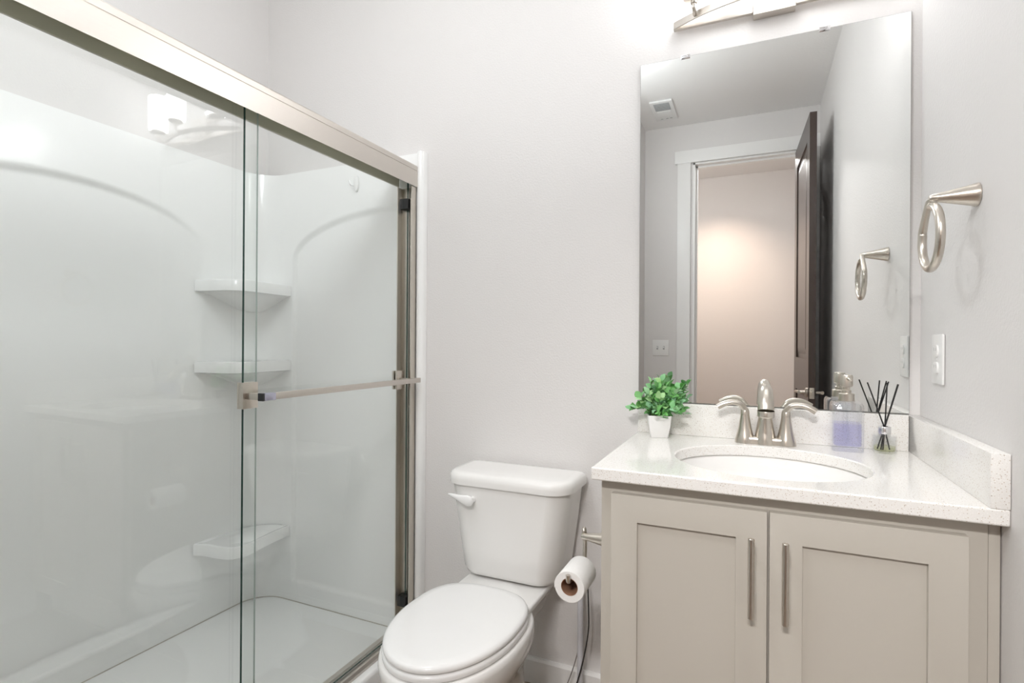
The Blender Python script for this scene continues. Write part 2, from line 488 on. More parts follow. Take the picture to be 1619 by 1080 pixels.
# ------------------------------------------------------------------ countertop, sink
SX, SY, SA, SB = 0.031, -0.297, 0.207, 0.187
CT, CB = 0.872, 0.844
def counter_mesh():
    bm = B()
    x0, x1, y0, y1 = -0.326, XR - 0.0005, -0.540, -0.0005
    angs = [2 * PI * i / 120 for i in range(120)]
    for cx_, cy_ in ((x0, y0), (x0, y1), (x1, y0), (x1, y1)):
        angs.append(math.atan2((cy_ - SY), (cx_ - SX)) % (2 * PI))
    angs = sorted(set(round(a, 6) for a in angs))
    inn, out = [], []
    for a in angs:
        c, s = math.cos(a), math.sin(a)
        k = 1.0 / math.sqrt((c / SA) ** 2 + (s / SB) ** 2)
        inn.append((SX + c * k, SY + s * k))
        ts = []
        if c > 1e-9: ts.append((x1 - SX) / c)
        if c < -1e-9: ts.append((x0 - SX) / c)
        if s > 1e-9: ts.append((y1 - SY) / s)
        if s < -1e-9: ts.append((y0 - SY) / s)
        k = min(ts); out.append((SX + c * k, SY + s * k))
    rings = [[(x, y, CT) for x, y in inn], [(x, y, CT) for x, y in out], [(x, y, CB) for x, y in out], [(x, y, CB) for x, y in inn]]
    add_rings(bm, rings, closed=True)
    return bm
ctr = obj('countertop', counter_mesh(), M['quartz'], None, bevel=0.003)
tag(ctr, 'white speckled quartz countertop with oval sink cutout on vanity', 'countertop')
obj('backsplash', box(-0.324, 0.3635, -0.0225, -0.0005, CT + 0.0002, 0.965, bev=0.0015), M['quartz'], ctr)
obj('side_splash', box(0.3645, XR - 0.0008, -0.540, -0.0005, CT + 0.0002, 0.965, bev=0.0015), M['quartz'], ctr)

sink = thing('sink', 'white oval undermount sink basin set in the countertop', 'sink', (SX, SY, 0.70))
rings = []
for k, (sc, z) in enumerate(((1.06, 0.8435), (1.03, 0.8435), (1.0, 0.838), (0.97, 0.815), (0.91, 0.78), (0.80, 0.745), (0.62, 0.722), (0.40, 0.711), (0.12, 0.708))):
    rings.append([(SX + SA * sc * math.cos(2 * PI * i / 64), SY + SB * sc * math.sin(2 * PI * i / 64), z) for i in range(64)])
outer = []
for sc, z in ((0.12, 0.700), (0.42, 0.702), (0.65, 0.712), (0.84, 0.738), (0.95, 0.775), (1.01, 0.812), (1.06, 0.832)):
    outer.append([(SX + SA * sc * math.cos(2 * PI * i / 64), SY + SB * sc * math.sin(2 * PI * i / 64), z) for i in range(64)])
bm = B(); add_rings(bm, rings + outer, closed=True)
obj('basin', bm, M['ceramic'], sink, angle=60)
obj('drain', lathe([(0.024, -0.002), (0.024, 0.002), (0.018, 0.004), (0.0, 0.003)], (SX, SY, 0.708), 'Z', 28, cap1=False), M['chrome'], sink)

# ------------------------------------------------------------------ faucet
fx, fy = 0.030, -0.064
fau = thing('faucet', 'brushed nickel two-handle faucet behind the oval sink', 'faucet', (fx, fy, CT))
rings = []
for sc, z in ((1.0, 0.0), (1.0, 0.010), (0.96, 0.0165), (0.86, 0.0185)):
    rings.append([(fx + (x - fx) * (1 if sc == 1 else 1 - (1 - sc) * 0.3), fy + (y - fy) * sc, CT + 0.0003 + z) for x, y in rrect(fx, fy, 0.072, 0.021, 0.0208, 8)])
bm = B(); add_rings(bm, rings)
obj('base_plate', bm, M['nickel'], fau, angle=50)
for s, hx in ((-1, fx - 0.051), (1, fx + 0.051)):
    hd = obj('handle', lathe([(0.0255, 0.0), (0.0252, 0.008), (0.0225, 0.018), (0.0175, 0.038), (0.0138, 0.060), (0.0120, 0.074), (0.0118, 0.0765), (0.0112, 0.077), (0.0118, 0.0775), (0.0112, 0.088), (0.0085, 0.094), (0.002, 0.096)], (hx, fy, CT + 0.0004), 'Z', 40), M['nickel'], fau)
    bm = B()
    add_tube(bm, [(hx - s * 0.004, fy, CT + 0.080), (hx + s * 0.001, fy - 0.001, CT + 0.093), (hx + s * 0.014, fy - 0.004, CT + 0.1065), (hx + s * 0.034, fy - 0.007, CT + 0.1105), (hx + s * 0.053, fy - 0.009, CT + 0.1055), (hx + s * 0.070, fy - 0.010, CT + 0.0955)],
             [0.0100, 0.0102, 0.0098, 0.0095, 0.0098, 0.0104], n=18, flat=0.80, up=(1, 0, 0.3))
    obj('lever', bm, M['nickel'], hd)
bm = B()
add_lathe(bm, [(0.0285, 0.0), (0.0282, 0.010), (0.0255, 0.022), (0.0215, 0.045), (0.0178, 0.068), (0.0155, 0.084), (0.0145, 0.090)], (fx, fy, CT + 0.0004), 'Z', 40)
obj('spout_base', bm, M['nickel'], fau)
sp = obj('spout', tube([(fx, fy, CT + 0.084), (fx, fy - 0.001, CT + 0.104), (fx, fy - 0.010, CT + 0.132), (fx, fy - 0.032, CT + 0.150), (fx, fy - 0.060, CT + 0.145), (fx, fy - 0.084, CT + 0.124), (fx, fy - 0.095, CT + 0.100)],
                       [0.0142, 0.0138, 0.0145, 0.0158, 0.0175, 0.0192, 0.0200], n=28, up=(1, 0, 0)), M['nickel'], fau, angle=50)
bm = B()
add_lathe(bm, [(0.0200, 0.001), (0.0208, -0.002), (0.0208, -0.013), (0.0180, -0.015)], (fx, fy - 0.0965, CT + 0.099), 'Z', 32)
obj('aerator', bm, M['nickel'], sp)

# ------------------------------------------------------------------ mirror
mir = thing('mirror', 'frameless rectangular wall mirror above the vanity backsplash', 'mirror', (0.021, -0.003, 0.968))
obj('glass', box(-0.325, 0.367, -0.0062, -0.0061, 0.968, 2.008), M['mirror'], mir, smooth=False)
obj('backing', box(-0.3255, 0.3675, -0.0060, -0.0005, 0.9675, 2.0085), M['mirror_edge'], mir, smooth=False)
for px in (-0.192, 0.172):
    bm = B(); add_box(bm, px - 0.013, px + 0.013, -0.0092, -0.0005, 2.009, 2.013, bev=0.0006); add_box(bm, px - 0.013, px + 0.013, -0.0092, -0.0066, 2.002, 2.0092, bev=0.0008)
    obj('clip', bm, M['chrome'], mir)

# ------------------------------------------------------------------ vanity light
LX, LZ = 0.047, 2.075
vl = thing('vanity_light', 'brushed nickel three-shade vanity light bar above the mirror', 'wall light', (LX, -0.002, LZ))
obj('wall_plate', box(LX - 0.0535, LX + 0.0535, -0.031, -0.0008, LZ, LZ + 0.112, bev=0.0012), M['nickel_h'], vl, smooth=False)
bm = B()
add_box(bm, LX - 0.272, LX - 0.0537, -0.021, -0.009, LZ + 0.012, LZ + 0.033, bev=0.001)
add_box(bm, LX + 0.0537, LX + 0.272, -0.021, -0.009, LZ + 0.012, LZ + 0.033, bev=0.001)
obj('straight_bar', bm, M['nickel_h'], vl)
bm = B(); ring_list = []
N = 36
for i in range(N + 1):
    u = -1 + 2 * i / N
    x = LX + 0.272 * u; y = -0.0225 - 0.082 * (1 - u * u)
    ring_list.append([(x, y - 0.003, LZ + 0.0125), (x, y + 0.0028, LZ + 0.0125), (x, y + 0.0028, LZ + 0.0325), (x, y - 0.003, LZ + 0.0325)])
add_rings(bm, ring_list)
obj('bowed_bar', bm, M['nickel_h'], vl, angle=30)
for dx in (-0.208, 0.0, 0.208):
    u = dx / 0.272; yb = -0.0225 - 0.082 * (1 - u * u)
    x = LX + dx; cy_ = yb - 0.032
    arm = obj('arm', tube([(x, yb - 0.002, LZ + 0.022), (x, cy_ + 0.006, LZ + 0.024), (x, cy_, LZ + 0.030), (x, cy_, LZ + 0.056)], 0.0055, n=12, sub=4), M['nickel'], vl)
    bm = B(); add_lathe(bm, [(0.009, 0.0), (0.009, 0.014), (0.030, 0.018), (0.032, 0.024), (0.030, 0.028)], (x, cy_, LZ + 0.038), 'Z', 32)
    obj('cup', bm, M['nickel'], arm)
    bm = B(); add_lathe(bm, [(0.037, 0.0), (0.038, 0.004), (0.040, 0.155), (0.039, 0.160), (0.036, 0.160), (0.034, 0.01), (0.010, 0.004)], (x, cy_, LZ + 0.0665), 'Z', 36, cap0=True, cap1=True)
    tag(obj('shade', bm, M['shade'], arm, angle=50), 'lit frosted white glass cylinder shade')

# ------------------------------------------------------------------ towel ring
TY, TZ = -0.385, 1.436
tr = thing('towel_ring', 'brushed nickel towel ring on the wall beside the mirror', 'towel ring', (XR, TY, TZ))
obj('wall_post', lathe([(0.0225, -0.0008), (0.0225, -0.004), (0.0205, -0.010), (0.0150, -0.035), (0.0100, -0.058), (0.0078, -0.073), (0.0050, -0.077)], (XR, TY, TZ), 'X', 36), M['nickel'], tr)
RX, RYc, RZc, RR = 0.3185, -0.386, 1.358, 0.0605
ringp = []
ringp.append((RX + 0.001, TY - 0.001, TZ - 0.001))
ringp.append((RX, TY + 0.018, TZ - 0.008))
for k in range(25):
    a = math.radians(35 - (35 + 360 - 100) * k / 24) if False else math.radians(25 - 292 * k / 24)
    ringp.append((RX, RYc + RR * math.cos(a), RZc + RR * math.sin(a)))
hook = tube(ringp[:4], [0.0045, 0.006, 0.0075, 0.0080], n=16, sub=6, up=(1, 0, 0))
obj('hook_arm', hook, M['nickel'], tr)
obj('ring', tube(ringp[3:], [0.0080] * 8 + [0.0078], n=18, sub=3, up=(1, 0, 0)), M['nickel'], tr)

# ------------------------------------------------------------------ outlet and switch
ol = thing('outlet', 'white duplex outlet cover plate below the towel ring', 'outlet', (XR, -0.158, 1.113))
obj('cover_plate', box(XR - 0.0062, XR - 0.0006, -0.158 - 0.040, -0.158 + 0.040, 1.113 - 0.0575, 1.113 + 0.0575, bev=0.003), M['plastic'], ol)
for dz in (-0.0195, 0.0195):
    bm = B()
    pts = [(0.0165 * math.cos(2 * PI * k / 28), max(-0.0135, min(0.0135, 0.0165 * math.sin(2 * PI * k / 28)))) for k in range(28)]
    add_rings(bm, [[(XR - 0.006, -0.158 + a, 1.113 + dz + b) for a, b in pts], [(XR - 0.0095, -0.158 + a * 0.97, 1.113 + dz + b * 0.97) for a, b in pts]])
    rc = obj('receptacle', bm, M['plastic'], ol)
    bm = B()
    for dy in (-0.0062, 0.0062):
        add_box(bm, XR - 0.0098, XR - 0.0094, -0.158 + dy - 0.0008, -0.158 + dy + 0.0008, 1.113 + dz, 1.113 + dz + 0.007)
    obj('slot', bm, M['grille'], rc, smooth=False)
obj('screw', lathe([(0.003, -0.006), (0.003, -0.0075)], (XR, -0.158, 1.113), 'X', 14), M['plastic'], ol)

sw = thing('light_switch', 'white double toggle switch plate beside the reflected doorway', 'light switch', (-0.623, YF, 1.11))
obj('cover_plate', box(-0.623 - 0.058, -0.623 + 0.058, YF + 0.0006, YF + 0.006, 1.11 - 0.057, 1.11 + 0.057, bev=0.0025), M['plastic'], sw)
for dx in (-0.023, 0.023):
    bm = B(); add_box(bm, -0.623 + dx - 0.006, -0.623 + dx + 0.006, YF + 0.0055, YF + 0.0066, 1.11 - 0.013, 1.11 + 0.013)
    tg = obj('toggle_slot', bm, M['grille'], sw, smooth=False)
    bm = B(); add_box(bm, -0.623 + dx - 0.0045, -0.623 + dx + 0.0045, YF + 0.0066, YF + 0.018, 1.11 - 0.002, 1.11 + 0.010, bev=0.0012)
    obj('toggle', bm, M['plastic'], tg)

# ------------------------------------------------------------------ exhaust fan on the ceiling
vt = thing('exhaust_fan', 'white ceiling exhaust fan with grey louvred grille, in mirror', 'vent', (-0.562, -2.05, H))
bm = B(); add_box(bm, -0.634, -0.49, -2.205, -1.89, H - 0.012, H - 0.0006, bev=0.004)
obj('frame', bm, M['plastic'], vt)
bm = B()
add_box(bm, -0.612, -0.512, -2.03, -1.915, H - 0.0126, H - 0.0115)
for k in range(9):
    y = -2.022 + k * 0.0125
    add_box(bm, -0.610, -0.514, y, y + 0.005, H - 0.0155, H - 0.0122)
obj('grille', bm, M['grille'], vt, smooth=False)
obj('lens', box(-0.605, -0.519, -2.135, -2.045, H - 0.0145, H - 0.0118, bev=0.001), M['plastic'], vt)
bm = B()
for x in (-0.592, -0.556, -0.53):
    add_box(bm, x - 0.008, x + 0.008, -2.175, -2.165, H - 0.0135, H - 0.0118)
obj('button', bm, M['grille'], vt, smooth=False)

# ------------------------------------------------------------------ potted plant
px_, py_ = -0.252, -0.079
pl = thing('potted_plant', 'small leafy green plant in white square pot on countertop', 'plant', (px_, py_, CT))
rings = []
for h, z, r in ((0.0235, 0.0, 0.004), (0.0245, 0.002, 0.004), (0.0300, 0.035, 0.004), (0.0325, 0.0625, 0.003), (0.0325, 0.064, 0.003), (0.0295, 0.064, 0.003), (0.0285, 0.054, 0.003)):
    rings.append([(x, y, CT + 0.0004 + z) for x, y in rrect(px_, py_, h, h, r, 3)])
bm = B(); add_rings(bm, rings)
for v in bm.verts:
    d = Vector((v.co.x - px_, v.co.y - py_)); a = math.radians(14)
    v.co.x = px_ + d.x * math.cos(a) - d.y * math.sin(a); v.co.y = py_ + d.x * math.sin(a) + d.y * math.cos(a)
obj('pot', bm, M['pot'], pl)
obj('soil', lathe([(0.027, 0.0), (0.025, 0.004), (0.002, 0.007)], (px_, py_, CT + 0.0545), 'Z', 20), M['soil'], pl)
rnd = random.Random(11)
fol, stm = B(), B()
def leaf(bm, base, direc, upv, L, W):
    d = direc.normalized(); s = d.cross(upv)
    if s.length < 1e-4: s = Vector((1, 0, 0))
    s.normalize(); n = s.cross(d)
    rows = [(0.0, 0.0, 0.0), (0.18, 0.55, 0.04), (0.42, 1.0, 0.08), (0.68, 0.82, 0.06), (0.88, 0.38, 0.0), (1.0, 0.0, -0.06)]
    prev = None
    for t, w, c in rows:
        p = base + d * (L * t) + n * (L * c)
        if w == 0:
            cur = [bm.verts.new(p)]
        else:
            e = n * (W * 0.22 * w)
            cur = [bm.verts.new(p - s * (W * w) + e), bm.verts.new(p), bm.verts.new(p + s * (W * w) + e)]
        if prev:
            if len(prev) == 1 and len(cur) == 3:
                bm.faces.new((prev[0], cur[1], cur[0])); bm.faces.new((prev[0], cur[2], cur[1]))
            elif len(cur) == 1:
                bm.faces.new((prev[0], prev[1], cur[0])); bm.faces.new((prev[1], prev[2], cur[0]))
            else:
                bm.faces.new((prev[0], prev[1], cur[1], cur[0])); bm.faces.new((prev[1], prev[2], cur[2], cur[1]))
        prev = cur
def plant_ok(p):
    return p.y < -0.012
base0 = Vector((px_, py_, CT + 0.058))
for k in range(40):
    a = 2 * PI * (k * 0.381966); el = math.radians(rnd.choice((8, 20, 32, 45, 58, 72, 84)) + rnd.uniform(-6, 6))
    ln = rnd.uniform(0.062, 0.092) * (1.0 if el > 0.5 else 0.95)
    d = Vector((math.cos(a) * math.cos(el), math.sin(a) * math.cos(el) * 0.72, math.sin(el)))
    mid = base0 + d * ln * 0.5 + Vector((0, 0, 0.016)); end = base0 + d * ln + Vector((0, 0, 0.014 if el > 0.4 else -0.004))
    end.x += 0.006
    end.y = min(end.y, -0.030)
    start = base0 + Vector((math.cos(a) * 0.012, math.sin(a) * 0.012, -0.006))
    if not plant_ok(end):
        pass
    add_tube(stm, [start, mid, end], [0.0011, 0.0008], n=5, sub=3)
    path = catmull([start, mid, end], 4)
    nleaf = 9
    for q in range(nleaf):
        t = 0.25 + 0.75 * q / (nleaf - 1)
        p = path[min(int(t * (len(path) - 1)), len(path) - 1)]
        ax = (end - start).normalized()
        aa = q * 2.4 + rnd.uniform(-0.4, 0.4)
        u = ax.cross(Vector((0, 0, 1)));
        if u.length < 1e-3: u = Vector((1, 0, 0))
        u.normalize(); w = ax.cross(u)
        dirn = (u * math.cos(aa) + w * math.sin(aa)) * 0.9 + ax * (0.55 if q < nleaf - 1 else 2.0) + Vector((0, 0, 0.25))
        L = rnd.uniform(0.021, 0.030); W = L * rnd.uniform(0.31, 0.40)
        tip = p + dirn.normalized() * L
        if tip.y > -0.009: dirn.y = -abs(dirn.y); tip = p + dirn.normalized() * L
        if tip.y > -0.008 or tip.z < CT + 0.055 or (tip.y > -0.026 and min(tip.z, p.z) < 0.972): continue
        leaf(fol, p, dirn, Vector((0, 0, 1)) + Vector((rnd.uniform(-.5, .5), rnd.uniform(-.9, .1), 0)), L, W)
obj('stem', stm, M['stem'], pl)
obj('foliage', fol, M['leaf'], pl, angle=60)

# ------------------------------------------------------------------ soap dispenser
sx, sy = 0.220, -0.068
sd = thing('soap_dispenser', 'square glass pump bottle half filled with lavender soap', 'soap dispenser', (sx, sy, CT))
rings = []
for h, z in ((0.0325, 0.0), (0.0345, 0.0025), (0.0350, 0.006), (0.0350, 0.112), (0.0340, 0.120), (0.0305, 0.125), (0.018, 0.127), (0.0165, 0.127), (0.0165, 0.124), (0.027, 0.121), (0.0305, 0.116), (0.0305, 0.016), (0.027, 0.013)):
    rings.append([(x, y, CT + 0.0004 + z) for x, y in rrect(sx, sy, h, h, min(0.007, h * 0.3), 4)])
bm = B(); add_rings(bm, rings)
obj('bottle', bm, M['bottle'], sd, angle=40)
bm = B(); add_rings(bm, [[(x, y, CT + z) for x, y in rrect(sx, sy, h, h, 0.006, 4)] for h, z in ((0.0265, 0.0142), (0.0300, 0.0172), (0.0300, 0.0715))])
obj('liquid_soap', bm, M['lavender'], sd, angle=40)
bm = B()
add_lathe(bm, [(0.0185, 0.0), (0.0185, 0.018), (0.0170, 0.020), (0.0110, 0.021), (0.0110, 0.028), (0.0085, 0.029), (0.0085, 0.038)], (sx, sy, CT + 0.1278), 'Z', 32)
pump = obj('pump_collar', bm, M['nickel'], sd)
bm = B()
add_lathe(bm, [(0.0120, 0.0), (0.0145, 0.003), (0.0148, 0.026), (0.0130, 0.031), (0.004, 0.033)], (sx, sy, CT + 0.164), 'Z', 32)
add_tube(bm, [(sx, sy - 0.010, CT + 0.186), (sx + 0.003, sy - 0.020, CT + 0.1855), (sx + 0.005, sy - 0.029, CT + 0.182)], [0.0042, 0.0034], n=12, sub=3)
obj('pump_head', bm, M['nickel'], sd)
obj('dip_tube', tube([(sx, sy, CT + 0.125), (sx + 0.003, sy, CT + 0.07), (sx + 0.006, sy, CT + 0.02)], 0.0025, n=8, sub=3), M['bottle'], sd)

# ------------------------------------------------------------------ reed diffuser
dx_, dy_ = 0.304, -0.062
rd = thing('reed_diffuser', 'small round glass reed diffuser with black sticks beside soap', 'diffuser', (dx_, dy_, CT))
obj('bottle', lathe([(0.0240, 0.0), (0.0262, 0.002), (0.0262, 0.042), (0.0250, 0.0455), (0.0115, 0.0465), (0.0105, 0.0465), (0.0105, 0.0445), (0.0225, 0.043), (0.0236, 0.040), (0.0236, 0.006), (0.022, 0.0045)], (dx_, dy_, CT + 0.0004), 'Z', 40), M['bottle'], rd, angle=40)
obj('oil', lathe([(0.0225, 0.0055), (0.0232, 0.007), (0.0232, 0.0165)], (dx_, dy_, CT + 0.0004), 'Z', 36), M['oil'], rd)
obj('cap', lathe([(0.0100, 0.0), (0.0138, 0.0006), (0.0142, 0.002), (0.0142, 0.018), (0.0132, 0.0195), (0.0075, 0.0195), (0.0075, 0.004)], (dx_, dy_, CT + 0.0472), 'Z', 36), M['chrome'], rd)
for (ex, ey, ez, bx, by) in ((0.266, -0.066, 1.049, 0.316, -0.058), (0.311, -0.052, 1.049, 0.300, -0.066), (0.330, -0.070, 1.047, 0.290, -0.056), (0.333, -0.060, 1.046, 0.296, -0.064)):
    a = Vector((dx_, dy_, CT + 0.064)); e = Vector((ex, ey, ez)); b2 = Vector((bx, by, CT + 0.0075))
    a = a + (e - b2).cross(Vector((0, 0, 1))).normalized() * 0.001
    obj('reed', tube([b2, a, e], 0.0017, n=8, sub=1), M['black_wood'], rd)

# ------------------------------------------------------------------ toilet-paper holder and roll
HX, HY = -0.310, -0.375
hz = 0.655
th = thing('toilet_paper_holder', 'brushed nickel paper holder on the side of the vanity', 'toilet paper holder', (HX, HY, hz))
obj('wall_post', lathe([(0.0225, -0.0008), (0.0225, -0.004), (0.0205, -0.010), (0.0150, -0.036), (0.0100, -0.064), (0.0082, -0.082), (0.005, -0.086)], (HX, HY, hz), 'X', 32), M['nickel'], th)
rx, rz = -0.392, 0.571
bar_z = rz + 0.0133
obj('hook_bar', tube([(HX - 0.080, HY + 0.002, hz + 0.002), (HX - 0.081, HY + 0.005, hz + 0.015), (HX - 0.082, HY + 0.013, hz + 0.014), (HX - 0.082, HY + 0.018, hz - 0.006), (rx, HY + 0.018, bar_z + 0.030), (rx, HY + 0.014, bar_z + 0.010), (rx, HY + 0.003, bar_z), (rx, HY - 0.06, bar_z), (rx, HY - 0.108, bar_z + 0.001), (rx, HY - 0.117, bar_z + 0.006), (rx, HY - 0.119, bar_z + 0.019)], [0.0055] * 12, n=14, sub=5, up=(1, 0, 0)), M['nickel'], th)
ro = thing('toilet_paper_roll', 'partly used white toilet paper roll hanging beside the vanity', 'toilet paper', (rx, -0.435, rz))
y0, y1 = -0.484, -0.382
bm = B(); add_rings(bm, [[(rx + r * math.cos(2 * PI * i / 56), y, rz + r * math.sin(2 * PI * i / 56)) for i in range(56)] for r, y in ((0.0208, y0), (0.0360, y0), (0.0368, y0 + 0.0015), (0.0368, y1 - 0.0015), (0.0360, y1), (0.0208, y1))], closed=True)
obj('paper', bm, M['paper'], ro, angle=40)
bm = B()
for i in range(1):
    rows = []
    for k in range(10):
        a = math.radians(150 + k * 5.0)
        rr_ = 0.0372 + 0.0002 * k
        rows.append([(rx + rr_ * math.cos(a), y, rz + rr_ * math.sin(a)) for y in (y0 + 0.002, y1 - 0.002)])
    vr = [[bm.verts.new(p) for p in r] for r in rows]
    for a, b in zip(vr[:-1], vr[1:]): bm.faces.new((a[0], a[1], b[1], b[0]))
o = obj('loose_sheet', bm, M['paper'], ro); md = o.modifiers.new('thick', 'SOLIDIFY'); md.thickness = 0.0004
bm = B(); add_rings(bm, [[(rx + r * math.cos(2 * PI * i / 40), y, rz + r * math.sin(2 * PI * i / 40)) for i in range(40)] for r, y in ((0.0205, y0 + 0.0005), (0.0205, y1 - 0.0005), (0.0193, y1 - 0.0005), (0.0193, y0 + 0.0005))], closed=True)
tag(obj('core', bm, M['card'], ro, angle=40), 'brown cardboard core')

# ------------------------------------------------------------------ pole and cables by the wall
pb = thing('upright_pole', 'slim pale grey pole standing on floor under the paper roll', 'pole', (-0.489, -0.070, 0))
obj('shaft', lathe([(0.0088, 0.003), (0.0092, 0.006), (0.0092, 0.40), (0.007, 0.412), (0.002, 0.414)], (-0.489, -0.070, 0), 'Z', 24), M['pole'], pb)
obj('foot', lathe([(0.016, 0.0004), (0.016, 0.003), (0.010, 0.006)], (-0.489, -0.070, 0), 'Z', 24), M['pole'], pb)
o = obj('cable', tube([(-0.470, -0.058, 0.40), (-0.466, -0.058, 0.30), (-0.4665, -0.062, 0.235), (-0.478, -0.085, 0.150), (-0.502, -0.092, 0.062), (-0.522, -0.10, 0.012), (-0.545, -0.11, 0.004), (-0.60, -0.10, 0.0035)], 0.0022, n=8, sub=5), M['cable'])
tag(o, 'thin black cable looping down beside the pale pole', 'cable', 'thin cables by the pole')
o = obj('cable', tube([(-0.492, -0.054, 0.34), (-0.497, -0.045, 0.21), (-0.515, -0.048, 0.12), (-0.545, -0.055, 0.035), (-0.566, -0.062, 0.006), (-0.62, -0.075, 0.003)], 0.0018, n=8, sub=5), M['cable_grey'])
tag(o, 'thin grey cable slanting down behind the pale pole', 'cable', 'thin cables by the pole')

# ------------------------------------------------------------------ toilet
TX = -0.695
to = thing('toilet', 'white two-piece toilet with closed elongated lid', 'toilet', (TX, -0.40, 0))
def egg(sc=1.0, grow=0.0, yb=-0.262, yf=-0.696, n=72, wmax=0.1635):
    yc, pts = -0.446, []
    for i in range(n):
        a = 2 * PI * i / n
        c, s = math.cos(a), math.sin(a)
        if s >= 0:   # back half, squarer
            e = 2.0 / 2.7
            x = wmax * math.copysign(abs(c) ** e, c); y = yc + (yb - yc) * abs(s) ** e
        else:        # front half, pointed oval
            e = 2.0 / 2.05
            x = wmax * math.copysign(abs(c) ** e, c); y = yc + (yf - yc) * abs(s) ** e
        l = math.hypot(x, y - yc)
        k = (l * sc + grow) / l
        pts.append((TX - 0.009 + x * k, yc + (y - yc) * k))
    return pts
def loft_egg(spec):
    bm = B(); add_rings(bm, [[(x, y, z) for x, y in egg(grow=g)] for g, z in spec]); return bm
obj('seat_lid', loft_egg(((-0.006, 0.4085), (0.0, 0.4105), (0.001, 0.416), (-0.002, 0.4215), (-0.009, 0.4255), (-0.03, 0.4272), (-0.09, 0.428))), M['seat'], to, angle=50)
obj('seat', loft_egg(((-0.004, 0.3885), (0.002, 0.391), (0.003, 0.399), (0.0, 0.4045), (-0.006, 0.4065))), M['seat'], to, angle=50)
# bowl
def bowl_ring(grow, z, shift=0.0, sx_=1.0, back=0.0):
    pts = egg(grow=grow)
    out = []
    for x, y in pts:
        yy = y if y < -0.45 else y + back * (y + 0.45) / 0.16
        out.append((TX + (x - TX) * sx_, (yy + 0.475) * (1.0) - 0.475 + shift, z))
    return out
spec = [(0.004, 0.3865, 0, 1.0, 0.02), (0.010, 0.383, 0, 1.0, 0.02), (0.012, 0.370, 0, 1.0, 0.02), (0.010, 0.340, 0.003, 0.99, 0.03), (0.0, 0.305, 0.012, 0.96, 0.05), (-0.018, 0.262, 0.028, 0.90, 0.08), (-0.040, 0.21, 0.05, 0.84, 0.10), (-0.058, 0.15, 0.075, 0.82, 0.13), (-0.066, 0.08, 0.09, 0.84, 0.15), (-0.060, 0.025, 0.09, 0.90, 0.16), (-0.058, 0.0005, 0.09, 0.92, 0.16)]
bm = B(); add_rings(bm, [bowl_ring(*s) for s in spec])
obj('bowl', bm, M['ceramic'], to, angle=60)
# deck under the tank
bm = B()
drings = []
for z, hx_, yf_, yb_ in ((0.30, 0.085, -0.31, -0.05), (0.34, 0.100, -0.32, -0.045), (0.375, 0.122, -0.325, -0.040), (0.395, 0.132, -0.325, -0.038), (0.403, 0.132, -0.322, -0.038), (0.4065, 0.127, -0.318, -0.042)):
    drings.append([(x, y, z) for x, y in rrect(TX, (yf_ + yb_) / 2, hx_, (yb_ - yf_) / 2, 0.028, 6)])
add_rings(bm, drings)
obj('deck', bm, M['ceramic'], to, angle=60)
# tank
def tank_outline(hx_, yf_, yb_, r, bow):
    pts = []
    base = rrect(TX, (yf_ + yb_) / 2, hx_, (yb_ - yf_) / 2, 0.018, 10, r2=r)
    for x, y in base:
        if y < (yf_ + yb_) / 2:
            y -= bow * (1 - ((x - TX) / hx_) ** 2)
        pts.append((x, y))
    return pts
bm = B(); tr_ = []
for z, hx_, yf_, r in ((0.4105, 0.146, -0.172, 0.055), (0.416, 0.158, -0.186, 0.06), (0.430, 0.164, -0.192, 0.062), (0.50, 0.174, -0.196, 0.062), (0.60, 0.188, -0.200, 0.060), (0.6945, 0.199, -0.204, 0.058)):
    tr_.append([(x, y, z) for x, y in tank_outline(hx_, yf_, -0.022, r, 0.016)])
add_rings(bm, tr_)
obj('tank', bm, M['ceramic'], to, angle=60)
bm = B(); tr_ = []
for z, g in ((0.6955, -0.006), (0.697, 0.0), (0.712, 0.001), (0.722, -0.001), (0.729, -0.006), (0.7325, -0.014), (0.734, -0.03), (0.7345, -0.06)):
    tr_.append([(x, y, z) for x, y in tank_outline(0.211 + g, -0.211 - g, -0.014 - max(0, -g) * 0.6, max(0.02, 0.066 + g), 0.018)])
add_rings(bm, tr_)
obj('tank_lid', bm, M['ceramic'], to, angle=60)
# flush lever
ly = -0.2255
bm = B()
add_lathe(bm, [(0.0105, 0.020), (0.0105, -0.004)], (-0.797, ly, 0.654), 'Y', 28)
rings = []
for k in range(19):
    t_ = k / 18
    x = -0.784 - 0.089 * t_
    hh = 0.0165 * math.sqrt(max(0.02, 1 - ((0.18 - t_) / 0.18) ** 2)) if t_ < 0.18 else 0.0165 * (1 - ((t_ - 0.18) / 0.82) ** 0.85) + 0.0028
    zc_ = 0.654 + 0.0125 * sm(0.12, 1.0, t_)
    yq = ly - 0.006 - 0.005 * math.sin(t_ * PI * 0.8) + 0.004 * t_ * t_
    th_ = min(0.0068, hh)
    rings.append([(x, yq + th_ * math.cos(2 * PI * q / 16), zc_ + hh * math.sin(2 * PI * q / 16)) for q in range(16)])
add_rings(bm, rings)
obj('flush_lever', bm, M['seat'], to, angle=50)
for s in (-1, 1):
    obj('bolt_cap', lathe([(0.014, 0.0005), (0.014, 0.008), (0.010, 0.016), (0.002, 0.018)], (TX + s * 0.118, -0.30, 0.0), 'Z', 20), M['seat'], to)

